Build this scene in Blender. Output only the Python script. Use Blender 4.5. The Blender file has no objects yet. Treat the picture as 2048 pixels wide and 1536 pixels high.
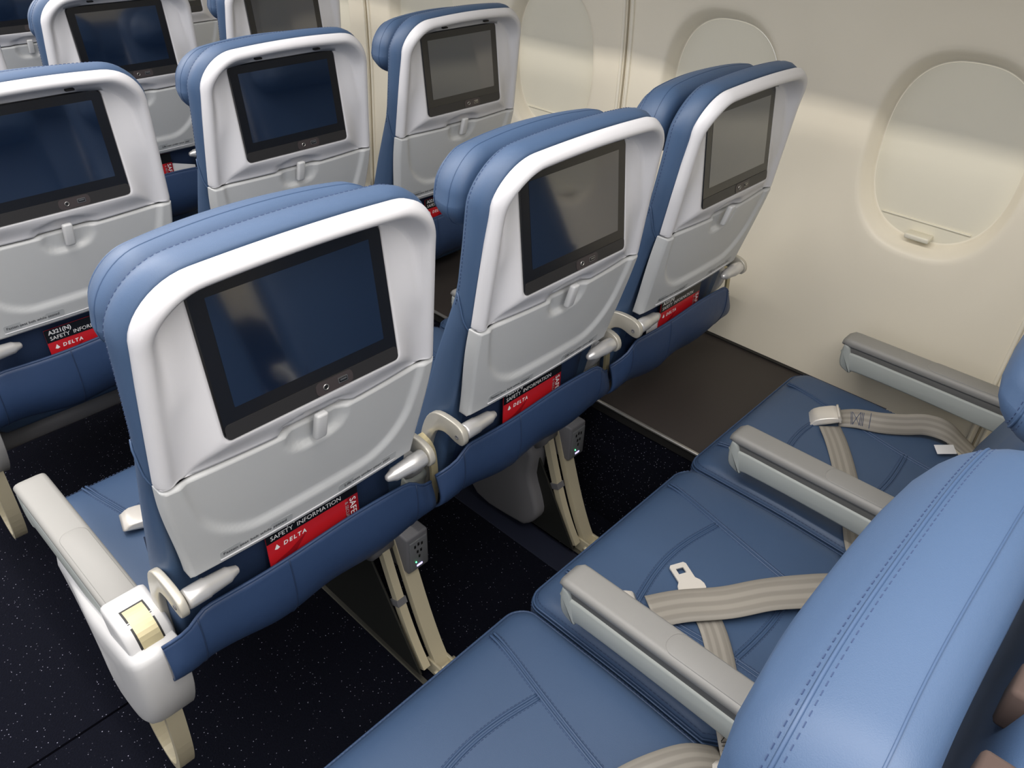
import bpy, math, random
from mathutils import Vector, Matrix
random.seed(4)
sc = bpy.context.scene
COL = sc.collection

# ------------------------------------------------------------------ camera
YAW, PITCH, ROLL = 0.831407, 0.613952, 0.037540
CAM = Vector((-0.923429, -0.781316, 1.507264))
FPX = 1549.21
fw = Vector((math.sin(YAW)*math.cos(PITCH), math.cos(YAW)*math.cos(PITCH), -math.sin(PITCH)))
rt = fw.cross(Vector((0, 0, 1))).normalized()
up = rt.cross(fw)
r2 = rt*math.cos(ROLL) + up*math.sin(ROLL)
u2 = -rt*math.sin(ROLL) + up*math.cos(ROLL)
cam_d = bpy.data.cameras.new('camera')
cam = bpy.data.objects.new('camera', cam_d)
COL.objects.link(cam)
cam.matrix_world = Matrix(((r2.x, u2.x, -fw.x, CAM.x), (r2.y, u2.y, -fw.y, CAM.y),
                           (r2.z, u2.z, -fw.z, CAM.z), (0, 0, 0, 1)))
cam_d.sensor_width = 36
cam_d.lens = 36*FPX/2048
cam_d.clip_start = 0.02
sc.camera = cam

# ------------------------------------------------------------------ world, lights, exposure
w = bpy.data.worlds.new('cabin_fill')
sc.world = w
w.use_nodes = True
bg = w.node_tree.nodes['Background']
bg.inputs[0].default_value = (0.96, 0.97, 1.0, 1)
bg.inputs[1].default_value = 0.70


def area(name, loc, sx, sy, power, color, rot=(0, 0, 0)):
    d = bpy.data.lights.new(name, 'AREA')
    d.shape = 'RECTANGLE'
    d.size, d.size_y, d.energy, d.color = sx, sy, power, color
    o = bpy.data.objects.new(name, d)
    COL.objects.link(o)
    o.location = loc
    o.rotation_euler = rot
    return o


area('ceiling_strip_light', (-0.78, 1.5, 2.29), 0.06, 9.0, 80, (1.0, 0.94, 0.86), (0, 0, 0))
area('ceiling_wash_light', (-1.35, 1.5, 2.28), 2.6, 9.0, 132, (0.99, 0.97, 1.0), (0, 0, 0))
sc.view_settings.view_transform = 'Standard'
sc.view_settings.look = 'None'
sc.view_settings.gamma = 1
sc.view_settings.use_curve_mapping = False
sc.view_settings.exposure = 0.22

# ------------------------------------------------------------------ materials


def lin(c):
    return tuple(((v/255)/12.92 if v/255 <= 0.04045 else ((v/255+0.055)/1.055)**2.4) for v in c) + (1,)


MATS = {}


def mat(name, rgb, rough=0.5, metal=0.0, spec=0.5, bump=0.0, bscale=400, var=0.0, vscale=6, coat=0.0):
    m = bpy.data.materials.new(name)
    m.use_nodes = True
    nt = m.node_tree
    b = nt.nodes['Principled BSDF']
    b.inputs['Base Color'].default_value = lin(rgb)
    b.inputs['Roughness'].default_value = rough
    b.inputs['Metallic'].default_value = metal
    b.inputs['Specular IOR Level'].default_value = spec
    if coat:
        b.inputs['Coat Weight'].default_value = coat
        b.inputs['Coat Roughness'].default_value = 0.06
        b.inputs['Coat IOR'].default_value = 1.75
    tc = None
    if bump or var:
        tc = nt.nodes.new('ShaderNodeTexCoord')
    if bump:
        n = nt.nodes.new('ShaderNodeTexNoise')
        n.inputs['Scale'].default_value = bscale
        n.inputs['Detail'].default_value = 3
        nt.links.new(tc.outputs['Object'], n.inputs['Vector'])
        bp = nt.nodes.new('ShaderNodeBump')
        bp.inputs['Strength'].default_value = bump
        bp.inputs['Distance'].default_value = 0.002
        nt.links.new(n.outputs['Fac'], bp.inputs['Height'])
        nt.links.new(bp.outputs['Normal'], b.inputs['Normal'])
    if var:
        n = nt.nodes.new('ShaderNodeTexNoise')
        n.inputs['Scale'].default_value = vscale
        n.inputs['Detail'].default_value = 4
        nt.links.new(tc.outputs['Object'], n.inputs['Vector'])
        mx = nt.nodes.new('ShaderNodeMix')
        mx.data_type = 'RGBA'
        c = lin(rgb)
        mx.inputs[6].default_value = tuple(v*(1-var) for v in c[:3]) + (1,)
        mx.inputs[7].default_value = tuple(min(1, v*(1+var)) for v in c[:3]) + (1,)
        nt.links.new(n.outputs['Fac'], mx.inputs[0])
        nt.links.new(mx.outputs[2], b.inputs['Base Color'])
    MATS[name] = m
    return m


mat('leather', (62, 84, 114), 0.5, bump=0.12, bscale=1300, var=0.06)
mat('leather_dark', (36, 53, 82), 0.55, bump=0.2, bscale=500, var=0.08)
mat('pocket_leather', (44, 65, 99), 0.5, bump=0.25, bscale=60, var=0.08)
mat('stitch', (52, 69, 102), 0.7)
mat('stitch_light', (112, 146, 196), 0.7)
mat('welt', (57, 79, 110), 0.5)
mat('shell', (201, 201, 204), 0.42, bump=0.05, bscale=900)
mat('tray', (188, 190, 190), 0.45, bump=0.05, bscale=900)
mat('latch', (192, 193, 193), 0.45)
mat('bezel', (16, 16, 18), 0.25, spec=0.7)
mat('chin', (38, 37, 37), 0.42)
mat('display', (13, 25, 44), 0.09, spec=1.0, coat=1.0)
mat('port_panel', (58, 52, 52), 0.4)
mat('black', (8, 8, 9), 0.5)
mat('usb_metal', (170, 168, 164), 0.3, metal=0.9)
mat('cream_metal', (190, 186, 174), 0.34, metal=0.35)
mat('silver', (206, 205, 203), 0.3, metal=0.5)
mat('brass_strap', (176, 166, 132), 0.32, metal=0.35)
mat('leg_metal', (204, 195, 168), 0.36, metal=0.25)
mat('arm_cap', (142, 141, 137), 0.5, bump=0.12, bscale=1500)
mat('arm_body', (160, 165, 161), 0.5)
mat('arm_groove_shade', (96, 96, 94), 0.6)  # darker grey puts the shading of the hollow groove into the colour
mat('end_panel', (188, 188, 188), 0.42)
mat('grey_plastic', (104, 104, 107), 0.55)
mat('outlet_face', (104, 106, 108), 0.5)
mat('dark_plate', (26, 27, 24), 0.5, bump=0.15, bscale=300)
mat('label_plate', (168, 171, 172), 0.4)
mat('ink', (52, 54, 60), 0.6)
mat('card_red', (196, 30, 38), 0.35)
mat('card_dark_red', (150, 20, 30), 0.35)
mat('card_black', (12, 12, 14), 0.35)
mat('card_white', (240, 238, 236), 0.4)
mat('paper', (232, 232, 232), 0.6)
mat('wall', (238, 230, 210), 0.45, bump=0.04, bscale=500)
mat('wall_rib', (240, 233, 214), 0.45)
mat('joint', (165, 154, 130), 0.7)
mat('shade', (232, 227, 208), 0.4)
mat('box_top', (52, 46, 43), 0.55, bump=0.1, bscale=600, var=0.08)
mat('box_trim', (22, 21, 20), 0.6)  # near-black also carries the shadow beneath the box lip
mat('trim_metal', (188, 186, 180), 0.35, metal=0.8)
mat('bin', (225, 222, 216), 0.5)
mat('ceiling', (228, 228, 230), 0.6)
mat('buckle', (226, 221, 212), 0.3, metal=0.3)
mat('velcro', (70, 56, 50), 0.9)
mat('track', (120, 118, 108), 0.4, metal=0.7)
mat('carpet_joint', (5, 5, 8), 0.98, spec=0.0)
mat('carpet_trim', (18, 24, 44), 0.7)
m = mat('led', (60, 255, 120), 0.4)
m.node_tree.nodes['Principled BSDF'].inputs['Emission Color'].default_value = (0.1, 1, 0.3, 1)
m.node_tree.nodes['Principled BSDF'].inputs['Emission Strength'].default_value = 3
m = mat('led_violet', (190, 180, 255), 0.4)
m.node_tree.nodes['Principled BSDF'].inputs['Emission Color'].default_value = (0.6, 0.55, 1, 1)
m.node_tree.nodes['Principled BSDF'].inputs['Emission Strength'].default_value = 1.2


def carpet_mat(name, base):
    m = bpy.data.materials.new(name)
    m.use_nodes = True
    nt = m.node_tree
    N, L = nt.nodes, nt.links
    b = N['Principled BSDF']
    b.inputs['Roughness'].default_value = 0.95
    b.inputs['Specular IOR Level'].default_value = 0.1
    tc = N.new('ShaderNodeTexCoord')
    vo = N.new('ShaderNodeTexVoronoi')
    vo.inputs['Scale'].default_value = 150
    L.new(tc.outputs['Object'], vo.inputs['Vector'])
    lt = N.new('ShaderNodeMath'); lt.operation = 'LESS_THAN'; lt.inputs[1].default_value = 0.14
    L.new(vo.outputs['Distance'], lt.inputs[0])
    sep = N.new('ShaderNodeSeparateColor')
    L.new(vo.outputs['Color'], sep.inputs[0])
    gt = N.new('ShaderNodeMath'); gt.operation = 'GREATER_THAN'; gt.inputs[1].default_value = 0.55
    L.new(sep.outputs[0], gt.inputs[0])
    mu = N.new('ShaderNodeMath'); mu.operation = 'MULTIPLY'
    L.new(lt.outputs[0], mu.inputs[0]); L.new(gt.outputs[0], mu.inputs[1])
    mu2 = N.new('ShaderNodeMath'); mu2.operation = 'MULTIPLY'
    L.new(mu.outputs[0], mu2.inputs[0]); L.new(sep.outputs[1], mu2.inputs[1])
    no = N.new('ShaderNodeTexNoise'); no.inputs['Scale'].default_value = 260
    L.new(tc.outputs['Object'], no.inputs['Vector'])
    m1 = N.new('ShaderNodeMix'); m1.data_type = 'RGBA'
    c = lin(base)
    m1.inputs[6].default_value = tuple(v*.55 for v in c[:3])+(1,)
    m1.inputs[7].default_value = tuple(v*1.5 for v in c[:3])+(1,)
    L.new(no.outputs['Fac'], m1.inputs[0])
    m2 = N.new('ShaderNodeMix'); m2.data_type = 'RGBA'
    m2.inputs[7].default_value = lin((170, 170, 190))
    L.new(mu2.outputs[0], m2.inputs[0]); L.new(m1.outputs[2], m2.inputs[6])
    L.new(m2.outputs[2], b.inputs['Base Color'])
    bp = N.new('ShaderNodeBump'); bp.inputs['Strength'].default_value = 0.6; bp.inputs['Distance'].default_value = 0.003
    L.new(no.outputs['Fac'], bp.inputs['Height']); L.new(bp.outputs['Normal'], b.inputs['Normal'])
    MATS[name] = m


carpet_mat('carpet', (10, 12, 22))


def webbing_mat():
    m = bpy.data.materials.new('webbing')
    m.use_nodes = True
    nt = m.node_tree
    N, L = nt.nodes, nt.links
    b = N['Principled BSDF']
    b.inputs['Roughness'].default_value = 0.45
    uv = N.new('ShaderNodeUVMap')
    sep = N.new('ShaderNodeSeparateXYZ')
    L.new(uv.outputs[0], sep.inputs[0])
    mu = N.new('ShaderNodeMath'); mu.operation = 'MULTIPLY'; mu.inputs[1].default_value = 2*math.pi*3.5
    L.new(sep.outputs[0], mu.inputs[0])
    si = N.new('ShaderNodeMath'); si.operation = 'SINE'
    L.new(mu.outputs[0], si.inputs[0])
    ra = N.new('ShaderNodeMapRange'); ra.inputs[1].default_value = -0.5; ra.inputs[2].default_value = 0.5
    L.new(si.outputs[0], ra.inputs[0])
    mx = N.new('ShaderNodeMix'); mx.data_type = 'RGBA'
    mx.inputs[6].default_value = lin((137, 132, 123)); mx.inputs[7].default_value = lin((153, 148, 138))
    L.new(ra.outputs[0], mx.inputs[0]); L.new(mx.outputs[2], b.inputs['Base Color'])
    MATS['webbing'] = m


webbing_mat()

# ------------------------------------------------------------------ helpers


def mesh(name, verts, faces, smooth=True, uvs=None):
    me = bpy.data.meshes.new(name)
    me.from_pydata([tuple(v) for v in verts], [], faces)
    if uvs:
        lay = me.uv_layers.new(name='UVMap')
        for lp in me.loops:
            lay.data[lp.index].uv = uvs[lp.vertex_index]
    if smooth:
        me.polygons.foreach_set('use_smooth', [True]*len(me.polygons))
    me.update()
    return me


def link(name, me, material, parent=None, smooth_angle=None):
    if material and not me.materials:
        me.materials.append(MATS[material])
    o = bpy.data.objects.new(name, me)
    COL.objects.link(o)
    o.parent = parent
    return o


def tag(o, label, cat, group=None):
    o['label'] = label
    o['category'] = cat
    if group:
        o['group'] = group
    return o


def empty(name, loc):
    o = bpy.data.objects.new(name, None)
    o.empty_display_size = 0.05
    COL.objects.link(o)
    o.location = loc
    return o


def lerp(a, b, t):
    return a + (b-a)*t


def table(tb, z):
    if z <= tb[0][0]:
        return tb[0][1]
    for (a, b), (c, d) in zip(tb, tb[1:]):
        if z <= c:
            return lerp(b, d, (z-a)/(c-a))
    return tb[-1][1]


def ss(a, b, x):
    t = max(0.0, min(1.0, (x-a)/(b-a)))
    return t*t*(3-2*t)


def rings(rs, cap0=False, cap1=False, closed=True):
    """loft a list of equal-length loops of 3D points"""
    n = len(rs[0])
    v = [p for r in rs for p in r]
    f = []
    m_ = n if closed else n-1
    for i in range(len(rs)-1):
        for j in range(m_):
            k = (j+1) % n
            f.append((i*n+j, i*n+k, (i+1)*n+k, (i+1)*n+j))
    if cap0:
        f.append(tuple(range(n))[::-1])
    if cap1:
        f.append(tuple((len(rs)-1)*n+j for j in range(n)))
    return v, f


def flip(f):
    return [tuple(reversed(q)) for q in f]


def grid(nu, nv, fn):
    v = [fn(i/(nu-1), j/(nv-1)) for j in range(nv) for i in range(nu)]
    f = [(j*nu+i, j*nu+i+1, (j+1)*nu+i+1, (j+1)*nu+i) for j in range(nv-1) for i in range(nu-1)]
    return v, f


def join(*vf):
    V, F = [], []
    for v, f in vf:
        o = len(V)
        V += list(v)
        F += [tuple(i+o for i in q) for q in f]
    return V, F


def rbox(x0, x1, y0, y1, z0, z1, r=0.003, seg=2):
    """box with rounded vertical-ish edges: loft of rounded rectangles along z with rounded ends"""
    r = min(r, (x1-x0)/2.01, (y1-y0)/2.01, (z1-z0)/2.01)

    def loop(off, z):
        a, b, c, d = x0+off, x1-off, y0+off, y1-off
        rr = max(r-off, 1e-5)
        pts = []
        for cx, cy, s in ((b-rr, d-rr, 0), (a+rr, d-rr, 1), (a+rr, c+rr, 2), (b-rr, c+rr, 3)):
            for k in range(seg+1):
                t = math.pi/2*(s+k/seg)
                pts.append((cx+rr*math.cos(t), cy+rr*math.sin(t), z))
        return pts
    rs = []
    for k in range(seg+1):
        t = math.pi/2*k/seg
        rs.append(loop(r*(1-math.sin(t)), z0+r*(1-math.cos(t))))
    for k in range(seg, -1, -1):
        t = math.pi/2*k/seg
        rs.append(loop(r*(1-math.sin(t)), z1-r*(1-math.cos(t))))
    return rings(rs, True, True)


def tube(pts, r, n=8, cap=True, flat=None):
    """tube along a polyline; r may be a list"""
    P = [Vector(p) for p in pts]
    rs = []
    prev = None
    for i, p in enumerate(P):
        t = (P[min(i+1, len(P)-1)]-P[max(i-1, 0)]).normalized()
        if prev is None:
            a = Vector((0, 0, 1)) if abs(t.z) < 0.9 else Vector((1, 0, 0))
            nrm = (a - t*a.dot(t)).normalized()
        else:
            nrm = (prev - t*prev.dot(t)).normalized()
        prev = nrm
        bn = t.cross(nrm)
        rr = r[i] if isinstance(r, (list, tuple)) else r
        rs.append([p + nrm*rr*math.cos(2*math.pi*k/n) + bn*rr*math.sin(2*math.pi*k/n) for k in range(n)])
    return rings(rs, cap, cap)


def prism(poly, x0, x1, bev=0.004):
    """extrude a yz polygon along x with a small bevel"""
    cy = sum(p[0] for p in poly)/len(poly)
    cz = sum(p[1] for p in poly)/len(poly)

    def lp(x, off):
        out = []
        n = len(poly)
        for i in range(n):
            p, a, b = Vector(poly[i]), Vector(poly[i-1]), Vector(poly[(i+1) % n])
            d1, d2 = (p-a).normalized(), (b-p).normalized()
            nn = Vector((-(d1.y+d2.y), d1.x+d2.x))
            if nn.length < 1e-6:
                nn = Vector((-d1.y, d1.x))
            nn.normalize()
            if nn.dot(Vector((cy, cz))-p) < 0 and abs(nn.dot(Vector((cy, cz))-p)) > 1e-9:
                pass
            q = p + nn*off*SGN
            out.append((x, q.x, q.y))
        return out
    ar = sum(poly[i-1][0]*poly[i][1]-poly[i][0]*poly[i-1][1] for i in range(len(poly)))
    SGN = 1 if ar > 0 else -1
    rs = [lp(x0, bev), lp(x0+bev*0.3, bev*0.3), lp(x0+bev, 0), lp(x1-bev, 0), lp(x1-bev*0.3, bev*0.3), lp(x1, bev)]
    v, f = rings(rs, True, True)
    return v, (f if ar < 0 else flip(f))


def smooth_poly(pts, n=4, closed=True):
    """Catmull-Rom resample"""
    out = []
    N = len(pts)
    rng = range(N) if closed else range(N-1)
    for i in rng:
        p0 = pts[(i-1) % N] if closed else pts[max(i-1, 0)]
        p1 = pts[i]
        p2 = pts[(i+1) % N]
        p3 = pts[(i+2) % N] if closed else pts[min(i+2, N-1)]
        for k in range(n):
            t = k/n
            out.append(tuple(0.5*((2*b) + (-a+c)*t + (2*a-5*b+4*c-d)*t*t + (-a+3*b-3*c+d)*t**3)
                             for a, b, c, d in zip(p0, p1, p2, p3)))
    if not closed:
        out.append(tuple(pts[-1]))
    return out


def outline(zb, zt, wb, wt, rb, rt_, arch, cb=24, cc=6, cs=22, ct=12, ctop=24):
    """closed front-view outline (x, z), counter-clockwise from the bottom left"""
    P = []
    for k in range(cb):
        P.append((lerp(-(wb-rb), wb-rb, k/cb), zb))
    for k in range(cc):
        t = -math.pi/2+math.pi/2*k/cc
        P.append((wb-rb+rb*math.cos(t), zb+rb+rb*math.sin(t)))
    for k in range(cs):
        P.append((lerp(wb, wt, k/cs), lerp(zb+rb, zt-rt_, k/cs)))
    for k in range(ct):
        t = math.pi/2*k/ct
        P.append((wt-rt_+rt_*math.cos(t), zt-rt_+rt_*math.sin(t)))
    for k in range(ctop):
        P.append((lerp(wt-rt_, -(wt-rt_), k/ctop), zt))
    for k in range(ct):
        t = math.pi/2+math.pi/2*k/ct
        P.append((-(wt-rt_)+rt_*math.cos(t), zt-rt_+rt_*math.sin(t)))
    for k in range(cs):
        P.append((lerp(-wt, -wb, k/cs), lerp(zt-rt_, zb+rb, k/cs)))
    for k in range(cc):
        t = math.pi+math.pi/2*k/cc
        P.append((-(wb-rb)+rb*math.cos(t), zb+rb+rb*math.sin(t)))
    zm = zt-2.2*rt_
    return [(x, z-arch*(x/wt)**2*ss(zm, zt, z)) for x, z in P]


def text_vf(s, size, align='LEFT', bold=0.0, shear=0.0, space=1.0):
    c = bpy.data.curves.new('lettering_curve', 'FONT')
    c.body = s
    c.size = size
    c.align_x = align
    c.offset = bold
    c.shear = shear
    c.space_character = space
    c.resolution_u = 2
    o = bpy.data.objects.new('lettering_curve', c)
    COL.objects.link(o)
    dg = bpy.context.evaluated_depsgraph_get()
    me = bpy.data.meshes.new_from_object(o.evaluated_get(dg))
    v = [tuple(q.co) for q in me.vertices]
    f = [tuple(p.vertices) for p in me.polygons]
    bpy.data.objects.remove(o)
    bpy.data.curves.remove(c)
    bpy.data.meshes.remove(me)
    return v, f


def ribbon(pts, widths, wdir, th=0.0016, sub=6):
    """flat webbing strap through pts; wdir per point (vector across); returns v, f, uv"""
    P = smooth_poly(pts, sub, False)
    W = smooth_poly(wdir, sub, False)
    n = len(P)
    v, uv = [], []
    for i in range(n):
        p = Vector(P[i])
        wv = Vector(W[i]).normalized()
        t = (Vector(P[min(i+1, n-1)])-Vector(P[max(i-1, 0)])).normalized()
        wv = (wv-t*wv.dot(t)).normalized()
        nn = t.cross(wv).normalized()
        hw = widths/2
        for k in range(5):
            u = k/4
            v.append(p+wv*hw*(2*u-1)+nn*th/2)
            uv.append((u, i/n))
        for k in range(5):
            u = 1-k/4
            v.append(p+wv*hw*(2*u-1)-nn*th/2)
            uv.append((u, i/n))
    f = []
    for i in range(n-1):
        for k in range(10):
            a, b = i*10+k, i*10+(k+1) % 10
            f.append((a, b, b+10, a+10))
    f.append(tuple(range(10))[::-1])
    f.append(tuple((n-1)*10+k for k in range(10)))
    return v, f, uv


def ribbon_stitch(pts, wdir, width, i0, i1, segs, off, sub=6, r=.0006):
    """stitch lines drawn on a ribbon: segs of ((along 0..1, across -1..1), (along, across))"""
    Pn, Wn = smooth_poly(pts, sub, False), smooth_poly(wdir, sub, False)

    def pt(a, b):
        q = i0+(i1-i0)*a
        i = min(int(q), len(Pn)-2)
        fr = q-i
        p = Vector(Pn[i]).lerp(Vector(Pn[i+1]), fr)
        t = (Vector(Pn[i+1])-Vector(Pn[i])).normalized()
        wv = Vector(Wn[i]).normalized()
        wv = (wv-t*wv.dot(t)).normalized()
        nn = t.cross(wv).normalized()
        if nn.z < 0:
            nn = -nn
        return p+wv*width/2*b+nn*off
    V, F = [], []
    for (a, b) in segs:
        n = 6
        V, F = join((V, F), tube([pt(a[0]+(b[0]-a[0])*k/n, a[1]+(b[1]-a[1])*k/n) for k in range(n+1)], r, 4))
    return V, F


S, P = 0.508, 0.8006

# ------------------------------------------------------------------ setting
def struct(name, vf, material, smooth=False, parent=None, top=True):
    o = link(name, mesh(name, vf[0], vf[1], smooth), material, parent)
    if top:
        o['kind'] = 'structure'
    return o


def box(x0, x1, y0, y1, z0, z1):
    v = [(x, y, z) for z in (z0, z1) for y in (y0, y1) for x in (x0, x1)]
    f = [(0, 2, 3, 1), (4, 5, 7, 6), (0, 1, 5, 4), (2, 6, 7, 3), (0, 4, 6, 2), (1, 3, 7, 5)]
    return v, f


struct('floor', box(-3.2, 0.95, -3.4, 6.0, -0.05, 0.0), 'carpet')

WX = [(0.0, .862), (.36, .862), (.44, .868), (.52, .872), (.6, .876), (.8, .886), (1.0, .888), (1.1, .884), (1.2, .875), (1.4, .84), (1.6, .785), (1.8, .70)]


def wallx(z):
    a = (table(WX, z-.06)+2*table(WX, z)+table(WX, z+.06))/4
    return a


WP = 0.56            # window pitch
WC0 = -0.342         # first window centre y
WZ = 0.976
HW, HH = 0.146, 0.192
Z0W, Z1W = 0.0, 1.72


def superell(t, a, b, n=2.5):
    c, s = math.cos(t), math.sin(t)
    return a*math.copysign(abs(c)**(2/n), c), b*math.copysign(abs(s)**(2/n), s)


def wall_tile():
    NB = 40
    per = []
    h0, h1, hy = Z0W-WZ, Z1W-WZ, WP/2
    for k in range(NB):
        per.append((hy, lerp(h0, h1, k/NB)))
    for k in range(NB//2):
        per.append((lerp(hy, -hy, k/(NB//2)), h1))
    for k in range(NB):
        per.append((-hy, lerp(h1, h0, k/NB)))
    for k in range(NB//2):
        per.append((lerp(-hy, hy, k/(NB//2)), h0))
    ang = []
    for (a, b) in per:
        ang.append(math.atan2(b/1.36, a))
    N = len(per)
    # depth profile (scale of window contour, recess outward)
    prof = [(0.985, .041), (1.0, .038), (1.012, .033), (1.03, .027), (1.055, .021), (1.08, .0145), (1.105, .0085), (1.125, .0045), (1.15, .0015), (1.2, 0.0)]
    rs = []
    for sc_, dep in prof:
        r = []
        for t in ang:
            y, z = superell(t, HW, HH)
            y, z = y*sc_, z*sc_
            r.append((wallx(WZ+z)+dep, y, WZ+z))
        rs.append(r)
    for q in (.08, .18, .3, .42, .54, .66, .76, .85, .93, 1.0):
        r = []
        for t, (py, pz) in zip(ang, per):
            y, z = superell(t, HW*1.2, HH*1.2)
            y, z = lerp(y, py, q), lerp(z, pz, q)
            # soft dish around the window
            e = math.hypot(y/.25, z/.40)
            dish = -.006*ss(.75, 1.1, e)
            r.append((wallx(WZ+z)+dish, y, WZ+z))
        rs.append(r)
    return rings(rs)


wt_v, wt_f = wall_tile()
wall_root = empty('wall_right', (0, 0, 0))
wall_root['kind'] = 'structure'
wt_me = mesh('wall_panel', wt_v, wt_f, True)
shade_pts = []


def shade_vf():
    N = 64
    rs = []
    for q in (0.99, .95, .8, .6, .4, .2, .02):
        r = []
        for k in range(N):
            y, z = superell(2*math.pi*k/N, HW*q, HH*q)
            r.append((wallx(WZ+z)+.0385-.004*(1-q*q), y, WZ+z))
        rs.append(r)
    return rings(rs, False, True)


sh_me = mesh('window_shade', *shade_vf(), True)
hv, hf = [], []


def handle_vf():
    zc = WZ-HH+.012
    return rbox(wallx(zc)+.006, wallx(zc)+.040, -.027, .027, zc-.006, zc+.006, .003)


hd_me = mesh('shade_handle', *handle_vf())
zl = WZ-HH+.042
ln_me = mesh('shade_edge', *rbox(wallx(zl)+.033, wallx(zl)+.040, -.098, .098, zl-.0016, zl+.0016, .001), True)
wn = 1
for i in range(-5, 8):
    yc = WC0+i*WP
    pnl = link('wall_panel', wt_me, 'wall', wall_root)
    pnl.location = (0, yc, 0)
    if -3 <= i <= 5:
        wo = link('window_%d' % wn, sh_me, 'shade')
        wo.location = (0, yc, 0)
        wo['kind'] = 'structure'
        wn += 1
        link('shade_handle', hd_me, 'shade', wo)
        link('shade_edge', ln_me, 'shade', wo)
# ribs at the panel joints (every second window)
rib_v, rib_f = [], []
for off in (-.013, .013):
    pts = [(wallx(.36+k*.05)-.0065, off, .36+k*.05) for k in range(28)]
    rib_v, rib_f = join((rib_v, rib_f), tube(pts, .0055, 6))
rib_me = mesh('joint_rib', rib_v, rib_f)
for i in (-5, -3, -1, 1, 3, 5):
    o = link('joint_rib', rib_me, 'wall_rib', wall_root)
    o.location = (0, WC0+(i+.5)*WP, 0)

gap_me = mesh('joint_gap', *tube([(wallx(.36+k*.05)-.007, 0, .36+k*.05) for k in range(28)], .0028, 6))
for i in (-5, -3, -1, 1, 3, 5):
    o = link('joint_gap', gap_me, 'joint', wall_root)
    o.location = (0, WC0+(i+.5)*WP, 0)

# overhead bin and ceiling (above the frame)
bin_poly = [(.10, 1.627), (.20, 1.62), (.5, 1.66), (.74, 1.71), (.74, 2.25), (0, 2.25), (-.02, 1.9)]


def xprism(poly, y0, y1):
    n = len(poly)
    v = [(x, y0, z) for x, z in poly]+[(x, y1, z) for x, z in poly]
    f = [(i, (i+1) % n, n+(i+1) % n, n+i) for i in range(n)]
    f += [tuple(range(n))[::-1], tuple(range(n, 2*n))]
    return v, f


struct('trim_1', xprism(bin_poly, -3.4, 6.0), 'bin')
struct('ceiling', box(-3.2, 0.95, -3.4, 6.0, 2.32, 2.36), 'ceiling')

struct('wall_back', box(-3.2, .95, -3.45, -3.35, 0, 2.32), 'wall')
struct('wall_front', box(-3.2, .95, 5.9, 6.0, 0, 2.32), 'wall')

# raised equipment box by the window wall
BX, BZ = .372, .372
bo = empty('equipment_box', (.6, 0, 0))
tag(bo, 'low dark brown topped floor box with metal edge along the window wall', 'floor box')
o = link('carpeted_side', mesh('carpeted_side', *box(BX+.006, .855, -.42, 1.0, 0.001, BZ-.03), False), 'carpet', bo)
o = link('top_panel', mesh('top_panel', *rbox(BX, .856, -.42, 1.0, BZ-.006, BZ, .002)), 'box_top', bo)
o = link('lip_shade_band', mesh('lip_shade_band', *box(BX+.002, .855, -.42, 1.0, BZ-.032, BZ-.006), False), 'box_trim', bo)  # lip thickness together with the shadow under it, painted as one dark band
o = link('metal_edge', mesh('metal_edge', *rbox(BX-.004, BX+.004, -.42, 1.0, BZ-.006, BZ+.001, .002)), 'trim_metal', bo)
o = link('wall_gap', mesh('wall_gap', *box(.846, .857, -.42, 1.0, BZ, BZ+.004), False), 'box_trim', bo)
for c in bo.children:
    c.location = (-.6, 0, 0)

# ------------------------------------------------------------------ seat part meshes (seat-local, floor z = 0)
YR = [(.46, .05), (.6, .02), (.685, .006), (.8, -.02), (.86, -.036), (.885, -.053), (.96, -.062), (1.03, -.071), (1.09, -.079), (1.14, -.089), (1.19, -.10), (1.24, -.11)]
YF = [(.46, .16), (.6, .118), (.7, .085), (.8, .052), (.88, .022), (.92, .007), (.95, 0), (1.02, -.010), (1.09, -.018), (1.15, -.028), (1.2, -.036), (1.24, -.04)]


def yr(z): return table(YR, z)
def yf(z): return table(YF, z)


def yshell(x, z):
    """rear face of the white shell above the tray"""
    return yr(max(z, .884)) - .016*max(0, 1-(x/.209)**2)*lerp(1.0, .5, ss(.9, 1.16, z))


def yscreen(z):
    return -.0514-(1.115-z)*.1209


def ytray(x, z):
    base = lerp(-.0125, -.058, (z-.685)/.195)
    return base-.012*max(0, 1-(x/.208)**2)*lerp(.6, 1.0, (z-.685)/.195)


def usub(x, z):
    """signed distance-like value: >0 inside the U recess"""
    zb, r = .734, .075
    hw = lerp(.152, .184, ss(.70, .90, z))
    if z > zb+r:
        return hw-abs(x)
    dx = max(0, abs(x)-(hw-r))
    dz = zb+r-z
    return r-math.hypot(dx, dz)


def dish(x, z):
    """latch dish, depth 0..1"""
    if z > .884:
        hw = .056*math.sqrt(max(0, 1-((z-.882)/.027)**2)) if z < .909 else 0
        return ss(0, .007, hw-abs(x))
    hw, zb, r = .046, .838, .030
    if z > zb+r:
        d = hw-abs(x)
    else:
        dx = max(0, abs(x)-(hw-r))
        d = r-math.hypot(dx, zb+r-z)
    return ss(0, .009, d)


M = {}   # meshes

# -- white shell
O0 = outline(.8845, 1.158, .209, .199, .004, .070, .012)


def inset(d, zb=None, rt_=None, drop=None):
    return outline(.8845 if zb is None else zb, 1.158-(d if drop is None else drop), .209-d, .199-d, .004, max(.070-d*.6, .02) if rt_ is None else rt_, .012)


def bez(off=0.0):
    return outline(.924-off, 1.1155+off, .1285+off, .1285+off, .012, .012, 0.0)


sr = []
DPROF = [(0, .014), (.0008, .001), (.004, -.0032), (.008, -.0046), (.0125, -.0042), (.0165, -.0018), (.0205, .0009), (.0245, .0045), (.029, .006)]


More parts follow.
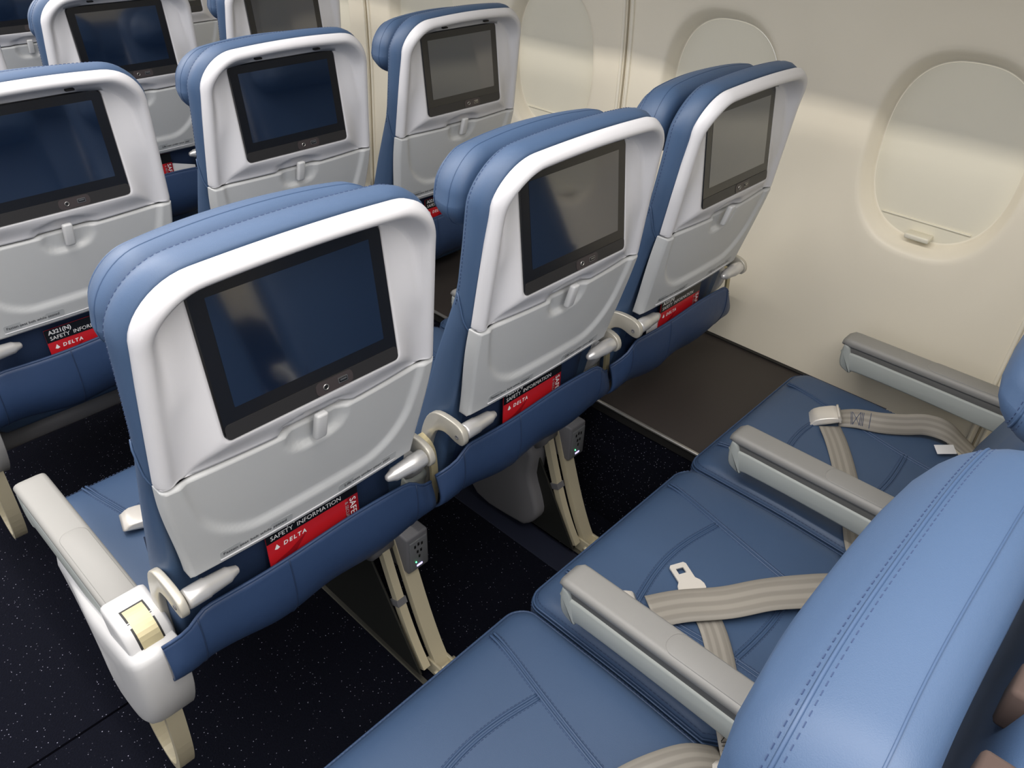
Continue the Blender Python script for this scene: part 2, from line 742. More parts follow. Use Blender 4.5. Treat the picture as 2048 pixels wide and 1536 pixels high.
def fixb(ring):
    # the straight bottom edge follows the side-to-side profile
    return [(x, yshell(x, z)+table(DPROF, .209-abs(x))+.011*dish(x, .8846) if z < .8852 else y, z) for x, y, z in ring]


for d, dy, dp, ex in ((0, .014, 0, 0), (-.001, .006, -.001, 0), (.0008, .001, .0012, 0), (.004, -.0032, .005, -.002), (.008, -.0046, .0095, -.005), (.0125, -.0042, .014, -.006), (.0165, -.0018, .0185, -.004)):
    sr.append(fixb([(x, yshell(x, z)+dy+ex*ss(1.06, 1.13, z), z) for x, z in inset(d, drop=dp)]))


def yin(x, z):
    """floor of the recess"""
    g = ss(.90, 1.12, z)
    return lerp(yshell(x, z)+.006, max(yscreen(z)-.003, yshell(x, z)), g)


mid = inset(.0205, rt_=.060, drop=.022)
sr.append([(x, lerp(yshell(x, z), yin(x, z), .35), z) for x, z in mid])
sr[-1] = fixb(sr[-1])
mid = inset(.0245, rt_=.054, drop=.030)
sr.append([(x, lerp(yshell(x, z), yin(x, z), .75), z) for x, z in mid])
sr[-1] = fixb(sr[-1])
o2 = inset(.029, rt_=.046, drop=.0385)
o3 = bez(.001)
for k in range(0, 13):
    q = k/12
    ring = []
    for (xa, za), (xb, zb_) in zip(o2, o3):
        x, z = lerp(xa, xb, q), lerp(za, zb_, q)
        y0 = yin(xa, za)
        y1 = yscreen(zb_)-.001
        y = lerp(y0, y1, ss(0, 1, q))
        y += .011*dish(x, z) if z < .915 else 0
        ring.append((x, y, z))
    sr.append(fixb(ring))
sr.append([(x, y+.02, z) for x, y, z in sr[-1]])
v, f = rings(sr)
M['shell'] = mesh('seat_back_shell', v, flip(f))

# -- monitor
def plane_pt(x, z, off):
    return (x, yscreen(z)-off, z)


b0, b1, b2 = bez(0), bez(-.0015), bez(-.003)
v, f = rings([[plane_pt(x, z, -.012) for x, z in b0], [plane_pt(x, z, .0005) for x, z in b0], [plane_pt(x, z, .002) for x, z in b1], [plane_pt(x, z, .002) for x, z in b2]], False, True)
M['monitor'] = mesh('monitor', v, flip(f), False)


def flat_round(x0, x1, z0, z1, r, off, seg=4, yfun=None):
    pts = []
    for cx, cz, s in ((x1-r, z1-r, 0), (x0+r, z1-r, 1), (x0+r, z0+r, 2), (x1-r, z0+r, 3)):
        for k in range(seg+1):
            t = math.pi/2*(s+k/seg)
            pts.append((cx+r*math.cos(t), cz+r*math.sin(t)))
    g = yfun or (lambda x, z: yscreen(z))
    rs = [[(x, g(x, z)-off+.0014, z) for x, z in pts], [(x, g(x, z)-off, z) for x, z in pts]]
    v, f = rings(rs, False, True)
    return v, flip(f)


M['display'] = mesh('display', *flat_round(-.1083, .1083, .963, 1.099, .001, .0024), False)
M['chin'] = mesh('lower_bezel', *flat_round(-.1268, .1268, .9255, .9455, .006, .0028), False)
M['port_panel'] = mesh('port_panel', *flat_round(-.004, .052, .9262, .9445, .007, .0036), False)
# ports
pj_ = []
for k in range(14):
    t = 2*math.pi*k/14
    pj_.append((.0105+.0042*math.cos(t), .9355+.0042*math.sin(t)))
pv = [[(x, yscreen(z)-.0036+d, z) for x, z in pj_] for d in (.001, -.001)]
pin = [[(.0105+(x-.0105)*.72, yscreen(z)-.0036-.001, .9355+(z-.9355)*.72) for x, z in pj_], [(.0105+(x-.0105)*.7, yscreen(z)-.0036+.0006, .9355+(z-.9355)*.7) for x, z in pj_]]
v, f = rings(pv+pin)
M['jack_ring'] = mesh('headphone_jack', v, flip(f))
v, f = rings([[(.0105+(x-.0105)*.8, yscreen(z)-.0039, .9355+(z-.9355)*.8) for x, z in pj_]], False, True)
M['jack_hole'] = mesh('jack_hole', v, flip(f), False)
M['usb'] = mesh('usb_port', *flat_round(.029, .0435, .9322, .9398, .001, .0044), False)
M['usb_slot'] = mesh('usb_slot', *join(flat_round(.0302, .0423, .9334, .9386, .0006, .0050)), False)
M['usb_tongue'] = mesh('usb_tongue', *flat_round(.0315, .041, .9358, .9378, .0004, .0054), False)
# hood clips above the screen
M['hood_slot'] = mesh('hood_slot', *rbox(-.008, .008, -.0810, -.0730, 1.1255, 1.1295, .0015))

# -- tray table
NU, NV = 84, 50


def tray_pt(u, v_):
    z = lerp(.6865, .8815, v_)
    wz = lerp(.190, .2085, ss(-.1, .9, v_)*.75+.25*v_)
    x = (2*u-1)*wz
    # rounded bottom corners
    y = ytray(x, z)
    y += .0065*ss(-.006, .008, usub(x, z))
    y += .009*dish(x, z)
    e = min((1-abs(2*u-1))*wz, (z-.6865), (.8815-z)*1.3)
    y += .005*(1-ss(0, .006, e))**1.5
    return (x, y, z)


def nonuni(t, n=.5):
    # denser near the ends
    return t-.10*math.sin(2*math.pi*t)/(2*math.pi)*n*2


v, f = grid(NU, NV, lambda a, b: tray_pt(nonuni(a, 2.5), nonuni(b, 2.5)))
# side walls
edge = [i for i in range(NU)]+[j*NU+NU-1 for j in range(1, NV)]+[(NV-1)*NU+i for i in range(NU-2, -1, -1)]+[j*NU for j in range(NV-2, 0, -1)]
nb = len(v)
for i in edge:
    x, y, z = v[i]
    v.append((x, max(y, ytray(x, z))+.019, z))
for k in range(len(edge)):
    a, b = edge[k], edge[(k+1) % len(edge)]
    c, d = nb+(k+1) % len(edge), nb+k
    f.append((a, d, c, b))
M['tray'] = mesh('tray_table', v, f)
# latch
lv, lf = rbox(-.009, .009, 0, .012, 0, .046, .004, 3)
lv = [(x+.000, ytray(0, .86+z-.02)+y-.0085 if True else 0, .853+z) for x, y, z in lv]
M['latch'] = mesh('tray_latch', lv, lf)


# labels on the tray
def on_tray(vf, x0, z0, off=.0009):
    v, f = vf
    return [(x0+a, ytray(x0+a, z0+b)-off, z0+b) for a, b, c in v], f


M['plate1'] = mesh('label_plate', *flat_round(-.150, -.040, .7010, .7165, .004, .0004, yfun=ytray), False)
M['plate2'] = mesh('label_plate', *flat_round(.040, .152, .7010, .7165, .004, .0004, yfun=ytray), False)
M['tray_text1'] = mesh('lettering', *on_tray(text_vf('Fasten seat belt while seated', .0083, bold=.00006), -.146, .7065), False)
M['tray_text2'] = mesh('lettering', *on_tray(text_vf('Life vest under your seat', .0088, bold=.00006), .050, .7065), False)
M['tray_lip'] = mesh('tray_lip', *tube([(x, ytray(x, .6985)-.0006, .6985) for x in [lerp(-.15, .152, k/20) for k in range(21)]], .0011, 6))

# -- tray arms
hx = .208


def tray_arm(s):
    # bent plate and pivot cylinder
    pl = smooth_poly([(-.037, .664), (-.029, .682), (-.004, .690), (.036, .687), (.061, .665), (.078, .62), (.088, .56), (.090, .50), (.066, .50), (.063, .56), (.053, .612), (.036, .646), (.012, .656), (-.012, .650), (-.030, .650)], 3)
    a = prism(pl, -.006, .006, .002)
    if s > 0:
        xx = .2165
    else:
        xx = -.2165
    A = ([(x+xx, y, z) for x, y, z in a[0]], a[1])
    n = 16
    rs = []
    for d, r in ((.0, .0142), (.003, .0150), (.030, .0150), (.032, .0138), (.062, .0118), (.066, .0095), (.076, .0060), (.078, .0030)):
        x = (hx-d)*(1 if s > 0 else -1)
        rs.append([(x, -.0205+r*math.cos(2*math.pi*k/n), .6675+r*math.sin(2*math.pi*k/n)) for k in range(n)])
    v, f = rings(rs, True, True)
    if s > 0:
        pass
    else:
        f = flip(f)
    return A, (v, f)


for s, nm in ((-1, 'l'), (1, 'r')):
    A, Cc = tray_arm(s)
    M['arm_'+nm] = mesh('tray_arm', *A)
    M['piv_'+nm] = mesh('pivot_barrel', *Cc)
    xs = -.2228 if s < 0 else .2228
    v, f = rings([[(xs+d*(-1 if s < 0 else 1), -.019+r*math.cos(2*math.pi*k/12), .664+r*math.sin(2*math.pi*k/12)) for k in range(12)] for d, r in ((0, .0042), (.001, .0042), (.001, .003), (-.001, .0026))], True, True)
    M['bolt_'+nm] = mesh('bolt', v, f)

# -- blue backrest body
def bout(off):
    return outline(.47-off*.3, 1.157+off, .203+off, .201+off, .03, .076, .013, cs=40)


br = []
base = bout(0)


def scaled(o, q, zc=.85):
    return [(x*q, zc+(z-zc)*q) for x, z in o]


for q in (.02, .3, .6, .85):
    o = scaled(bout(-.006), q)
    br.append([(x, lerp(yr(z)+.012, yf(z)-.010, ss(.87, .93, z)), z) for x, z in o])
for off, mode, dy in ((-.010, 'r', .014), (-.002, 'r', .011), (.004, 'r', .016), (.008, 'r', .028), (.0085, 'm', 0), (.006, 'f', -.012), (.001, 'f', -.004), (-.006, 'f', 0), (-.016, 'f', .003)):
    o = bout(off)
    ring = []
    for x, z in o:
        if mode == 'r':
            y = yr(z)+dy
        elif mode == 'f':
            y = yf(z)+dy
        else:
            y = lerp(yr(z)+.028, yf(z)-.012, .5)
        ring.append((x, y, z))
    br.append(ring)
for q in (.85, .7, .5, .3, .02):
    o = scaled(bout(-.016), q)
    br.append([(x, yf(z)+.004+.012*(1-q)*ss(1.1, .9, z), z) for x, z in o])
v, f = rings(br, True, True)
M['back'] = mesh('backrest', v, flip(f))


def dashes(path, ln=.0042, gap=.0028, r=.0006):
    """stitches along a dense polyline"""
    V, F = [], []
    acc, on = 0.0, True
    seg = [Vector(path[0])]
    for a, b in zip(path, path[1:]):
        a, b = Vector(a), Vector(b)
        L = (b-a).length
        t = 0.0
        while t < L:
            need = (ln if on else gap)-acc
            if t+need <= L:
                t += need
                p = a+(b-a)*(t/L)
                if on:
                    seg.append(p)
                    if (seg[-1]-seg[0]).length > ln*.4:
                        V, F = join((V, F), tube([seg[0], seg[-1]], r, 4))
                seg = [p]
                on = not on
                acc = 0.0
            else:
                acc += L-t
                t = L
    return V, F


def subpath(o, fn, zmin=None):
    return [fn(x, z) for x, z in o if zmin is None or z > zmin]


oo = bout(.0066)
# right side, top, left side of the outline are consecutive: start at the lower right
path = [(x, yf(z)-.0135, z) for x, z in oo if z > .90]
i0 = max(range(len(path)), key=lambda i: (path[i][0] > 0)*1.0-(path[i][2]))
M['back_stitch'] = mesh('stitching', *dashes(path), False)
# slanted side seam where the upper cover meets the lower one
ss_v = []
for s in (-1, 1):
    pts = [(s*table([(0, .2078), (.25, .2112), (.6, .2116), (1, .203)], k/8), lerp(yf(.93)-.013, yr(.875)+.012, k/8), lerp(.935, .872, ss(0, 1, k/8))) for k in range(9)]
    M['side_seam%d' % s] = mesh('side_seam', *tube(pts, .0016, 5))

# -- headrest
def hout(off):
    return outline(1.020-off, 1.147+off, .197+off, .195+off, max(.048+off, .012), max(.062+off, .014), .016)


hr = []
for q in (.02, .5, .85):
    hr.append([(x, .004+(1.1-z)*.10, z) for x, z in scaled(hout(-.03), q, 1.083)])
for off, y in ((-.030, .004), (-.014, .007), (-.004, .014), (.0005, .024), (.0015, .034), (.0, .046), (-.005, .060), (-.012, .072), (-.022, .083), (-.034, .091)):
    hr.append([(x, y+(1.1-z)*.10-.012*(abs(x)/.2)**3, z) for x, z in hout(off)])
for q, y in ((.8, .096), (.5, .099), (.02, .100)):
    hr.append([(x, y+(1.1-z)*.10-.012*(abs(x)/.2)**3, z) for x, z in scaled(hout(-.034), q, 1.083)])
v, f = rings(hr, True, True)
M['head'] = mesh('headrest', v, flip(f))
seam = []
for off, y, r in ((-.0108, .0700, .0015), (.0010, .030, .0010)):
    o = hout(off)
    pts = [(x, y+(1.1-z)*.10-.012*(abs(x)/.2)**3, z) for x, z in o]
    seam.append(tube(pts+pts[:2], r, 5, False))
M['head_seam'] = mesh('headrest_seam', *join(*seam))
st = []
for off, y in ((-.0086, .0662), (-.0132, .0738)):
    o = hout(off)
    pts = [(x, y+(1.1-z)*.10-.012*(abs(x)/.2)**3, z) for x, z in o]
    st.append(dashes(pts+pts[:1], .0034, .0030, .00045))
M['head_stitch'] = mesh('stitching', *join(*st), False)
M['velcro'] = mesh('velcro_strip', *rbox(-.014, .014, -.034, -.013, 1.12, 1.15, .003))

# -- seat cushion
def cout(off, fr=0.0):
    """plan outline (x, y)"""
    w_, yb, yt = .2485+off, .150-off, .588+off-fr
    pts = []
    r = .035
    ch = .055

    def arc(cx, cy, a0, a1, n, rr):
        for k in range(n):
            t = lerp(a0, a1, k/n)
            pts.append((cx+rr*math.cos(t), cy+rr*math.sin(t)))
    for k in range(10):
        pts.append((lerp(-(w_-ch), w_-ch, k/10), yb))
    for k in range(6):
        pts.append((lerp(w_-ch, w_, k/6), lerp(yb, yb+ch*1.4, k/6)))
    for k in range(14):
        pts.append((w_, lerp(yb+ch*1.4, yt-r, k/14)))
    arc(w_-r, yt-r, 0, math.pi/2, 8, r)
    for k in range(16):
        x = lerp(w_-r, -(w_-r), k/16)
        pts.append((x, yt))
    arc(-(w_-r), yt-r, math.pi/2, math.pi, 8, r)
    for k in range(14):
        pts.append((-w_, lerp(yt-r, yb+ch*1.4, k/14)))
    for k in range(6):
        pts.append((lerp(-w_, -(w_-ch), k/6), lerp(yb+ch*1.4, yb, k/6)))
    return pts


def ctop(x, y):
    return .451-.012*ss(.40, .14, y)-.006*max(0, 1-(x/.2)**2)*ss(.5, .3, y)-.006*ss(.545, .59, y)


cr = []
for q in (.02, .6):
    cr.append([(x*q, .37+(y-.37)*q, .377) for x, y in cout(-.02)])
for off, z, fr in ((-.03, .377, .04), (-.012, .378, .022), (-.004, .382, .012), (0, .392, .004), (.001, .405, 0), (0, .420, 0), (-.003, .434, .001), (-.008, .443, .003), (-.016, .4485, .008), (-.026, .4505, .016)):
    cr.append([(x, y, z-(.451-ctop(x, y))*ss(.35, .44, z)) for x, y in cout(off, fr)])
for q in (.9, .75, .55, .3, .02):
    cr.append([(x*q, .37+(y-.37)*q, ctop(x*q, .37+(y-.37)*q)+.001) for x, y in cout(-.026, .016)])
v, f = rings(cr, True, True)
M['cushion'] = mesh('seat_cushion', v, f)


def on_cush(pts, off=0.0008):
    return [(x, y, ctop(x, y)+off) for x, y in pts]


sm = []
stl = []


def double_seam(pts2d):
    p = smooth_poly(pts2d, 8, False)
    nrm = []
    for i in range(len(p)):
        a, b = p[max(i-1, 0)], p[min(i+1, len(p)-1)]
        d = Vector((b[0]-a[0], b[1]-a[1])).normalized()
        nrm.append((-d.y, d.x))
    for s in (-1, 1):
        q = [(x+n[0]*.0036*s, y+n[1]*.0036*s) for (x, y), n in zip(p, nrm)]
        sm.append(tube(on_cush(q), .0024, 6))
        q = [(x+n[0]*.0074*s, y+n[1]*.0074*s) for (x, y), n in zip(p, nrm)]
        stl.append(dashes(on_cush(q, .0011), .004, .003, .0005))


for s in (-1, 1):
    double_seam([(s*.160, .568), (s*.152, .52), (s*.134, .44), (s*.118, .36), (s*.105, .27), (s*.10, .18)])
double_seam([(-.128, .438), (-.06, .452), (0, .457), (.06, .452), (.128, .438)])
double_seam([(-.106, .262), (-.05, .257), (0, .255), (.05, .257), (.106, .262)])
M['cush_seam'] = mesh('cushion_seam', *join(*sm))
ed = [(x, y, .4335-(.451-ctop(x, y))*.9) for x, y in cout(-.0015, .001)]
ed2 = [(x, y, .4265-(.451-ctop(x, y))*.9) for x, y in cout(.0, .001)]
M['cush_welt'] = mesh('edge_welt', *join(tube(ed+ed[:2], .0022, 6, False), tube(ed2+ed2[:2], .0018, 6, False)))
stl.append(dashes([(x, y, z+.008) for x, y, z in [(x, y, .4335-(.451-ctop(x, y))*.9) for x, y in cout(-.0050, .002)]], .0045, .003, .0006))
stl.append(dashes([(x, y, .4195-(.451-ctop(x, y))*.9) for x, y in cout(.0008, .0)], .0045, .003, .0006))
M['cush_stitch'] = mesh('stitching', *join(*stl), False)

# -- lower back panel and pocket
def lback(u, v_):
    x = (2*u-1)*.204
    z = lerp(.485, .70, v_)
    return (x, lerp(.042, .012, v_)+.030*ss(.165, .204, abs(x)), z)


v, f = grid(21, 7, lback)
n0 = len(v)
v += [(x, y+.05, z) for x, y, z in v]
f = f+[tuple(i+n0 for i in reversed(q)) for q in f]
M['lower_back'] = mesh('lower_back_panel', v, f)
seams = []
for x in (-.182, .182):
    seams.append(tube([(x, lerp(.042, .012, k/6)-.0005, lerp(.60, .69, k/6)) for k in range(7)], .0014, 5))


def pocket_pt(u, v_, sgn=0):
    a = 2*u-1
    x = a*.2475
    z_top = .616-.046*ss(.72, 1.0, abs(a))+.003*math.sin(a*5)
    z_bot = .468+.018*abs(a)**2+.003*math.sin(a*9+1)
    z = lerp(z_bot, z_top, v_)
    bul = .018*math.sin(math.pi*(.25+.60*v_))
    y = .006-bul-.006*v_+.030*(1-v_)**4
    y += .014*ss(.82, 1.0, abs(a))*(.35+.65*v_)
    y += .004*math.sin(7*a+3*v_)*(1-v_)*.8+.0025*math.sin(16*a+5*v_)*ss(.6, 1, abs(a))
    return (x, y, z)


v, f = grid(41, 17, pocket_pt)
n0 = len(v)
v += [(x, y+.006, z-.001) for x, y, z in v]
f = f+[tuple(i+n0 for i in reversed(q)) for q in f]
nu, nv = 41, 17
eg = [i for i in range(nu)]+[j*nu+nu-1 for j in range(1, nv)]+[(nv-1)*nu+i for i in range(nu-2, -1, -1)]+[j*nu for j in range(nv-2, 0, -1)]
for k in range(len(eg)):
    a, b = eg[k], eg[(k+1) % len(eg)]
    f.append((a, a+n0, b+n0, b))
M['pocket'] = mesh('literature_pocket', v, f)
hem = [pocket_pt(k/40, 1.0) for k in range(41)]
M['pocket_hem'] = mesh('pocket_hem', *tube([(x, y+.002, z) for x, y, z in hem], .0030, 6))
for kk, a in enumerate((-.80, -.2, .80)):
    u = (a+1)/2
    M['pocket_seam%d' % kk] = mesh('pocket_seam', *tube([(lambda p: (p[0], p[1]-.0004, p[2]))(pocket_pt(u, k/12)) for k in range(0, 13)], .0011, 5))


# -- armrest (built round x = 0)
def arm_sections(y0, y1, zt, hw, zlow, n=14, rf=.02):
    rs = []
    for k in range(n):
        t = k/(n-1)
        y = lerp(y0, y1, t)
        e = max(0.0, 1-(y1-y)/rf) if y1-y < rf else 0.0
        k_ = math.sqrt(max(0, 1-e*e)) if e > 0 else 1
        h = lerp(.55, 1, k_)
        w2 = hw*lerp(.84, 1, k_)
        zb = zlow+.0
        r = min(.009, w2*.5)
        ztt = zt-.008*(1-k_)
        loop = []
        for cx, cz, s in ((w2-r, ztt-r, 0), (-(w2-r), ztt-r, 1)):
            for j in range(5):
                a = math.pi/2*(s+j/4)
                loop.append((cx+r*math.cos(a), y, cz+r*math.sin(a)))
        loop.append((-w2*.97, y, zb+.004))
        loop.append((-w2*.86, y, zb))
        loop.append((w2*.86, y, zb))
        loop.append((w2*.97, y, zb+.004))
        rs.append(loop)
    return rings(rs, True, True)


ys = [.06, .2, .3, .4, .46, .48, .485, .49, .494, .497, .499, .5]
v, f = arm_sections(.07, .50, .580, .0275, .560, 40, .018)
M['arm_cap'] = mesh('armrest', v, flip(f))
M['arm_groove_shade'] = mesh('armrest_groove', *rbox(-.0215, .0215, .08, .490, .538, .563, .003))  # inset strip, its shading given by the darker grey
body = smooth_poly([(.488, .546), (.490, .53), (.484, .508), (.468, .499), (.452, .502), (.38, .503), (.30, .502), (.22, .500), (.15, .498), (.08, .495), (.07, .51), (.075, .540), (.2, .544), (.36, .546)], 3)
M['arm_body'] = mesh('armrest_body', *prism(body, -.0255, .0255, .005))
M['arm_end'] = mesh('armrest_endcap', *prism(smooth_poly([(.494, .561), (.4955, .53), (.4895, .506), (.469, .4955), (.462, .498), (.466, .52), (.474, .545), (.482, .561)], 3), -.0262, .0262, .005))
pad = []
for off, z in ((.0, .5795), (.0, .5806), (.0012, .5812)):
    lp = []
    hwp, r, ya, yb = .0215-off, .018, .06, .315-off
    for cx, s in ((hwp-r, 0), (-(hwp-r), 1)):
        for j in range(6):
            a = math.pi/2*(s+j/5)
            lp.append((cx+r*math.cos(a), yb-r+r*math.sin(a), z))
    lp += [(-hwp, ya, z), (hwp, ya, z)]
    pad.append(lp)
v, f = rings(pad, False, True)
M['arm_pad'] = mesh('armrest_pad', v, f)
# rear pivot of a middle armrest: white knuckle and curved metal strap
kn = smooth_poly([(.036, .618), (.052, .632), (.075, .622), (.10, .59), (.13, .58), (.13, .53), (.09, .53), (.06, .545), (.040, .575), (.033, .60)], 3)
M['arm_knuckle'] = mesh('armrest_knuckle', *prism(kn, -.024, .002, .005))
stp = [(.060, .628), (.042, .622), (.031, .605), (.027, .57), (.027, .53), (.029, .50), (.032, .48)]
stp = smooth_poly(stp, 4, False)
rs = []
for i, (y, z) in enumerate(stp):
    rs.append([(.003, y, z), (.018, y, z), (.018, y+.006, z+.002), (.003, y+.006, z+.002)])
v, f = rings(rs, True, True)
M['arm_strap'] = mesh('pivot_strap', v, flip(f), False)

# -- aisle end panel, housing, luggage loop (built round x = -.757 seat-local +.508 => -.249)
AX = -.249
pp = smooth_poly([(.42, .468), (.33, .490), (.22, .512), (.12, .536), (.07, .550), (.030, .560), (.014, .550), (.014, .49), (.030, .42), (.075, .345), (.15, .298), (.25, .315), (.345, .352), (.41, .43)], 3)


def panel_vf():
    n = len(pp)
    cy, cz = .16, .44
    rs = []
    for x, q, dz in ((AX+.030, .97, 0), (AX+.028, 1.0, 0), (AX-.010, 1.0, 0), (AX-.024, .992, 0), (AX-.034, .96, 0), (AX-.040, .88, 0), (AX-.043, .7, 0), (AX-.044, .4, 0), (AX-.044, .02, 0)):
        rs.append([(x+.016*ss(.18, .42, y), cy+(y-cy)*q, cz+(z-cz)*q) for y, z in pp])
    return rings(rs, True, True)


v, f = panel_vf()
M['end_panel'] = mesh('end_panel', v, f)
hp = smooth_poly([(.130, .5835), (.10, .588), (.07, .587), (.052, .577), (.040, .555), (.036, .52), (.042, .49), (.07, .48), (.12, .52)], 3)
M['housing'] = mesh('armrest_housing', *prism(hp, -.033, .033, .007))
hs = smooth_poly([(.092, .5895), (.072, .589), (.051, .5795), (.036, .556), (.032, .53), (.034, .51)], 4, False)
rs = [[(-.0145, y, z), (.0145, y, z), (.0145, y+.012, z-.012), (-.0145, y+.012, z-.012)] for y, z in hs]
v, f = rings(rs, True, True)
M['housing_strap'] = mesh('pivot_strap', v, flip(f), False)
hs2 = [(y+.004, z-.0035) for y, z in hs]
rs = [[(-.0175, y, z), (.0175, y, z), (.0175, y+.012, z-.012), (-.0175, y+.012, z-.012)] for y, z in smooth_poly([(.096, .5885), (.074, .5880), (.052, .5782), (.0375, .5555), (.0335, .53), (.0355, .51)], 4, False)]
v, f = rings(rs, True, True)
M['housing_slot'] = mesh('housing_slot', v, flip(f), False)
lp = smooth_poly([(.085, .38), (.092, .30), (.108, .20), (.135, .125), (.17, .09), (.205, .10), (.23, .15), (.245, .25), (.25, .34)], 4, False)
rs = [[(AX-.012, y, z), (AX+.012, y, z), (AX+.012, y+.008, z+.007), (AX-.012, y+.008, z+.007)] for y, z in lp]
rs = []
for i, (y, z) in enumerate(lp):
    a, b = lp[max(i-1, 0)], lp[min(i+1, len(lp)-1)]
    d = Vector((b[0]-a[0], b[1]-a[1])).normalized()
    ny, nz = -d.y*.006, d.x*.006
    rs.append([(AX-.014, y-ny, z-nz), (AX+.014, y-ny, z-nz), (AX+.014, y+ny, z+nz), (AX-.014, y+ny, z+nz)])
v, f = rings(rs, True, True)
M['loop'] = mesh('luggage_loop', v, f, False)

# ------------------------------------------------------------------ seats
ROWN = {-1: 'front-facing row beside the camera', 0: 'nearest row of seat backs', 1: 'second row of seat backs', 2: 'third row of seat backs', 3: 'fourth row of seat backs'}
COLN = {-1: 'aisle', 0: 'middle', 1: 'window'}
LAB = {
 (-1, -1): 'blue leather aisle seat at bottom right, its headrest closest to the camera',
 (-1, 0): 'blue leather middle seat with metal belt tongue lying on its cushion',
 (-1, 1): 'blue leather window seat whose cushion holds the closed silver belt buckle',
 (0, -1): 'blue leather aisle seat with white back and largest dark screen, grey armrest on its left',
 (0, 0): 'blue leather middle seat with white back, between the largest-screen aisle seat and the window seat',
 (0, 1): 'blue leather window seat with white back and beige-reflecting screen, beside the nearest window',
 (1, -1): 'blue leather aisle seat with white back at left frame edge, second row ahead',
 (1, 0): 'blue leather middle seat with white back and dark navy screen, second row ahead',
 (1, 1): 'blue leather window seat with white back and grey screen, second row ahead',
 (2, -1): 'blue leather aisle seat with white back cut by left frame edge, third row ahead',
 (2, 0): 'blue leather middle seat with white back, third row ahead, near top left corner',
 (2, 1): 'blue leather window seat with white back cut by top frame edge, third row ahead',
 (3, -1): 'far blue leather aisle seat with white back, fourth row ahead at top left',
 (3, 0): 'far blue leather middle seat with white back, fourth row ahead at top left',
 (3, 1): 'far blue leather window seat with white back, fourth row ahead, behind third-row middle seat',
 (4, 1): 'farthest blue leather window seat with white back, fifth row ahead',
}


def build_seat(col, row):
    root = empty('airline_seat', (col*S, row*P, 0))
    tag(root, LAB[(row, col)], 'seat', 'blue leather airline seats in rows of three')
    L = lambda n, k, m_, p=None: link(n, M[k], m_, p or root)
    b = L('backrest', 'back', 'leather')
    s_ = L('stitching', 'back_stitch', 'stitch', b); s_['kind'] = 'stuff'
    L('side_seam', 'side_seam-1', 'welt', b)
    L('side_seam', 'side_seam1', 'welt', b)
    if row == -1:
        for x in (-.11, -.04, .03):
            L('velcro_strip', 'velcro', 'velcro', b).location = (x, 0, 0)
    h = L('headrest', 'head', 'leather')
    if row == -1:
        h.location = (0, -.003, .028)      # pulled up
    L('headrest_seam', 'head_seam', 'welt', h)
    s_ = L('stitching', 'head_stitch', 'stitch', h); s_['kind'] = 'stuff'
    sh = L('seat_back_shell', 'shell', 'shell')
    for x in (-.07, .07):
        L('hood_slot', 'hood_slot', 'black', sh).location = (x, 0, 0)
    mo = L('monitor', 'monitor', 'bezel')
    L('display', 'display', 'display', mo)
    L('lower_bezel', 'chin', 'chin', mo)
    L('port_panel', 'port_panel', 'port_panel', mo)
    if row <= 2:
        L('headphone_jack', 'jack_ring', 'usb_metal', mo)
        L('jack_hole', 'jack_hole', 'black', mo)
        L('usb_port', 'usb', 'usb_metal', mo)
        L('usb_slot', 'usb_slot', 'black', mo)
        L('usb_tongue', 'usb_tongue', 'usb_metal', mo)
    t = L('tray_table', 'tray', 'tray')
    for k in '12':
        L('label_plate', 'plate'+k, 'label_plate', t)
        L('lettering', 'tray_text'+k, 'ink', t)['kind'] = 'stuff'
    L('tray_lip', 'tray_lip', 'shell', t)
    L('tray_latch', 'latch', 'latch')
    for k in 'lr':
        a = L('tray_arm', 'arm_'+k, 'cream_metal')
        L('pivot_barrel', 'piv_'+k, 'silver', a)
        L('bolt', 'bolt_'+k, 'grey_plastic', a)
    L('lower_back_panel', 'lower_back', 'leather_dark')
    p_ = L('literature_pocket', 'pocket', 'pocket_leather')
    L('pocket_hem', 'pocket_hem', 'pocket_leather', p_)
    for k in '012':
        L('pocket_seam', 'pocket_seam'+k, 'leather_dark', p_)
    c = L('seat_cushion', 'cushion', 'leather')
    L('cushion_seam', 'cush_seam', 'welt', c)
    L('edge_welt', 'cush_welt', 'welt', c)
    s_ = L('stitching', 'cush_stitch', 'stitch', c); s_['kind'] = 'stuff'
    xs = [.262]
    if col == -1:
        xs.append(AX)
    for x in xs:
        a = L('armrest', 'arm_cap', 'arm_cap'); a.location = (x, 0, 0)
        L('armrest_groove', 'arm_groove_shade', 'arm_groove_shade', a)
        L('armrest_body', 'arm_body', 'arm_body', a)
        L('armrest_endcap', 'arm_end', 'arm_body', a)
        L('armrest_pad', 'arm_pad', 'arm_cap', a)
        if x > 0:
            L('armrest_knuckle', 'arm_knuckle', 'end_panel', a)
            L('pivot_strap', 'arm_strap', 'brass_strap', a)
        else:
            hs_ = L('armrest_housing', 'housing', 'end_panel', a)
            L('housing_slot', 'housing_slot', 'black', a)
            L('pivot_strap', 'housing_strap', 'brass_strap', a)
    if col == -1:
        L('end_panel', 'end_panel', 'end_panel')
        L('luggage_loop', 'loop', 'leg_metal')
    return root


SEATS = {}
for (row, col) in LAB:
    SEATS[(row, col)] = build_seat(col, row)

# ------------------------------------------------------------------ seat frames with legs
# curved rear leg: yz centreline
leg_c = smooth_poly([(.150, .40), (.128, .33), (.098, .24), (.066, .15), (.034, .075), (.004, .022)], 5, False)


